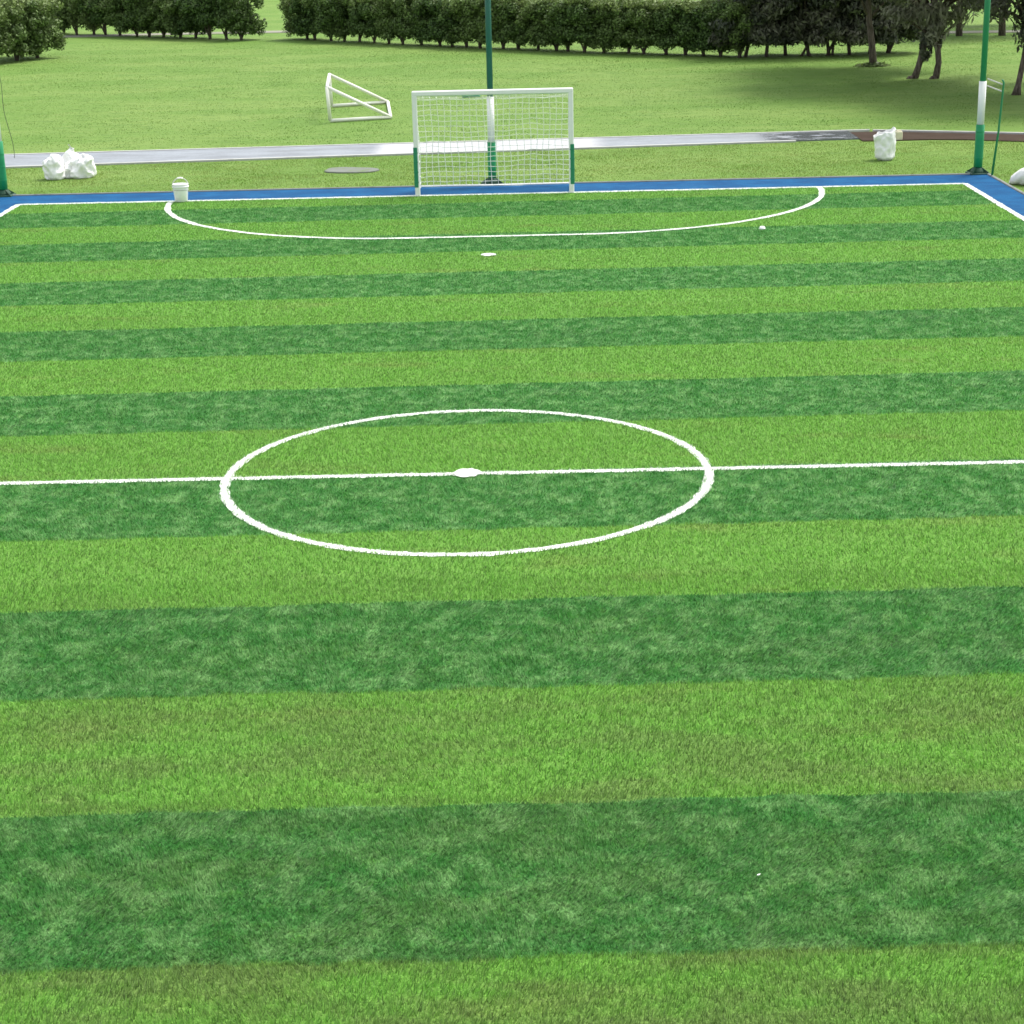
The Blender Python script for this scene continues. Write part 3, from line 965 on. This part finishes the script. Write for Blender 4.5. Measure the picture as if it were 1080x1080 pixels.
def sack(loc, sx, sy, h, seed, label, neck=True, lean=(0, 0)):
    root = empty("sack", loc)
    mb = MB()
    sack_mesh(mb, (0, 0, 0), sx, sy, h, seed, neck, lean)
    mb.build("bag", M_SACK, root, True)
    if neck:
        mb = MB()
        mb.tube([(lean[0] * .85 + sx * .105 * math.cos(a), lean[1] * .85 + sy * .105 * math.sin(a), h * .925) for a in np.linspace(0, 6.283, 13)], .012, 6, False)
        mb.build("tie", M_WIRE, root, True)
    tag(root, label, "sack", "white sacks on the verge by the left post")
sack((-9.66, 22.80, -.01), .45, .42, .50, 1, "white sack at the left end of the heap on the verge", False, (-.04, 0))
sack((-9.38, 23.22, -.01), .44, .38, .62, 2, "tall white sack standing behind the gap in the heap", True, (.03, 0))
sack((-9.08, 22.93, -.01), .46, .42, .48, 3, "square white sack at the right end of the heap on the verge", False, (.05, 0))
sack((-9.36, 22.96, -.01), .24, .26, .32, 4, "small white sack squeezed between the two big ones", False, (.03, 0))

# bucket on the goal line
root = empty("bucket", (-6.19, 18.93, .004), .4)
mb = MB()
mb.lathe([(.002, .004), (.118, .004), (.124, .012), (.150, .27), (.150, .285), (.166, .287), (.168, .31), (.154, .312), (.154, .335), (.162, .337), (.162, .352), (.15, .352), (.145, .345), (.122, .02), (.002, .018)], n=28)
mb.build("body", M_PLASTIC, root, True)
mb = MB()
mb.lathe([(.152, .232), (.158, .236), (.158, .246), (.152, .25)], n=28)
mb.build("rib", make_paint("rib_grey", (.5, .5, .46), .5, .2, 9), root, True)
mb = MB()
mb.tube([(.165 * math.cos(a), .0, .30 + .17 * math.sin(a)) for a in np.linspace(0, math.pi, 17)], .009, 7)
h = mb.build("handle", M_WIRE, root, True)
mb = MB()
mb.tube([(-.06, 0, .461), (-.03, 0, .469), (0, 0, .471), (.03, 0, .469), (.06, 0, .461)], .016, 8)
mb.build("grip", M_PLASTIC, h, True)
tag(root, "white plastic bucket with raised wire handle standing on the far goal line", "bucket")

# slant-topped open sack on the right verge
mb = MB()
n, m = 56, 30
vs, fs = [], []
for i in range(m + 1):
    t = i / m
    for k in range(n):
        a = 2 * math.pi * k / n
        top = .60 + .075 * math.cos(a) + .02 * math.sin(3 * a + 1) + .012 * math.sin(7 * a)
        cf = crease((.2 * math.cos(a), .2 * math.sin(a), .6 * t), 9, .026)
        r = cf + .20 * (1 + .12 * t) * (min(1, .68 + t * 3.2)) * (1 + .04 * math.sin(3 * a + 4 * t) + .025 * math.sin(7 * a + 2))
        vs.append((r * math.cos(a) - .03 * t, r * math.sin(a), .0 + top * t))
for i in range(m + 1):                                 # inside face
    t = 1 - i / m
    for k in range(n):
        a = 2 * math.pi * k / n
        top = .60 + .075 * math.cos(a) + .02 * math.sin(3 * a + 1) + .012 * math.sin(7 * a)
        cf = crease((.2 * math.cos(a), .2 * math.sin(a), .6 * t), 9, .026)
        r = cf + (.20 * (1 + .12 * t) * (min(1, .68 + t * 3.2)) * (1 + .04 * math.sin(3 * a + 4 * t) + .025 * math.sin(7 * a + 2))) - .012
        vs.append((r * math.cos(a) - .03 * t, r * math.sin(a), .015 + top * t * .985))
for i in range(2 * m + 1):
    for k in range(n):
        a, e = i * n + k, i * n + (k + 1) % n
        fs.append((a, e, e + n, a + n))
fs.append(tuple(range(n - 1, -1, -1)))
mb.add(vs, fs)
o = mb.build("open_sack", M_SACK, None, True)
o.location = (8.64, 22.9, -.012)
tag(o, "upright open white sack with slanting rim on the right verge", "sack")
# cream block at the end of the path
mb = MB()
mb.box((0, 0, .11), (.16, .16, .22), .02, .2)
mb.box((0, 0, .232), (.11, .11, .024), .008, .2)
o = mb.build("marker_block", M_CREAM)
o.location = (9.62, 26.3, -.01)
tag(o, "small cream block standing at the edge of the dirt track", "block")
# grey slab on the verge
mb = MB()
vs, n = [], 20
for z, s in ((0, 1.0), (.03, 1.0), (.04, .97)):
    for k in range(n):
        a = 2 * math.pi * k / n
        q = (abs(math.cos(a)) ** 3 + abs(math.sin(a)) ** 3) ** (-1 / 3)
        w = 1 + .05 * math.sin(3 * a + 1)
        vs.append((.60 * q * w * s * math.cos(a), .40 * q * w * s * math.sin(a), z))
fs = [(i * n + k, i * n + (k + 1) % n, (i + 1) * n + (k + 1) % n, (i + 1) * n + k) for i in range(2) for k in range(n)] + [tuple(range(2 * n, 3 * n))]
mb.add(vs, fs)
o = mb.build("concrete_slab", M_SLAB)
o.location = (-3.15, 23.05, -.02); o.rotation_euler = (0, 0, -.25)
tag(o, "flat grey slab lying on the verge left of the goal", "slab")
# stuffed white sack lying on its side outside the right apron, its narrow end towards the corner
root = empty("lying_sack", (10.34, 18.92, -.01), R(-30))
mb = MB()
n, m = 48, 40
vs, fs = [], []
for i in range(m + 1):
    t = i / m
    R_ = np.interp(t, (0, .03, .12, .3, .5, .8, .93, 1.0), (.015, .08, .14, .215, .26, .26, .22, .06))
    for k in range(n):
        a = 2 * math.pi * k / n
        x, y, z = 1.35 * t, R_ * 1.1 * math.cos(a), R_ * math.sin(a)
        f = crease((x, y, z), 5, .03) * min(1, R_ * 6)
        rr = 1 + f / (R_ + .05)
        z = max(z * rr + R_ * .92, .004 * (1 + math.sin(k)))
        vs.append((x, y * rr, z))
for i in range(m):
    for k in range(n):
        a, e = i * n + k, i * n + (k + 1) % n
        fs.append((a, e, e + n, a + n))
fs.append(tuple(range(n - 1, -1, -1)))
fs.append(tuple(range(m * n, m * n + n)))
mb.add(vs, fs)
mb.build("bag", M_ROLL, root, True)
mb = MB()
mb.tube([(.05, .085 * math.cos(a), .075 + .085 * math.sin(a)) for a in np.linspace(0, 6.283, 13)], .010, 6, False)
mb.build("tie", M_WIRE, root, True)
tag(root, "stuffed white sack lying on its side beyond the blue apron at the right edge", "sack")
# marker and scrap on the turf
mb = MB()
mb.lathe([(.058, .0), (.056, .010), (.04, .036), (.024, .045), (.02, .04), (.036, .030), (.052, .005)], n=20)
o = mb.build("marker_disc", M_PLASTIC, None, True)
o.location = (4.80, 14.12, .015)
tag(o, "small white marker disc on the turf near the right of the penalty arc", "marker")
mb = MB()
mb.add([(-.035, -.008, .0), (.02, -.014, .004), (.04, .006, .012), (-.02, .012, .006), (-.035, -.008, .003), (.02, -.014, .007), (.04, .006, .015), (-.02, .012, .009)],
       [(3, 2, 1, 0), (4, 5, 6, 7), (0, 1, 5, 4), (1, 2, 6, 5), (2, 3, 7, 6), (3, 0, 4, 7)])
o = mb.build("paper_scrap", M_ROLL)
o.location = (1.89, -8.10, .024); o.rotation_euler = (0, 0, .3); o.scale = (.32, .32, .5)
tag(o, "tiny white scrap lying on the dark stripe nearest the camera", "scrap")
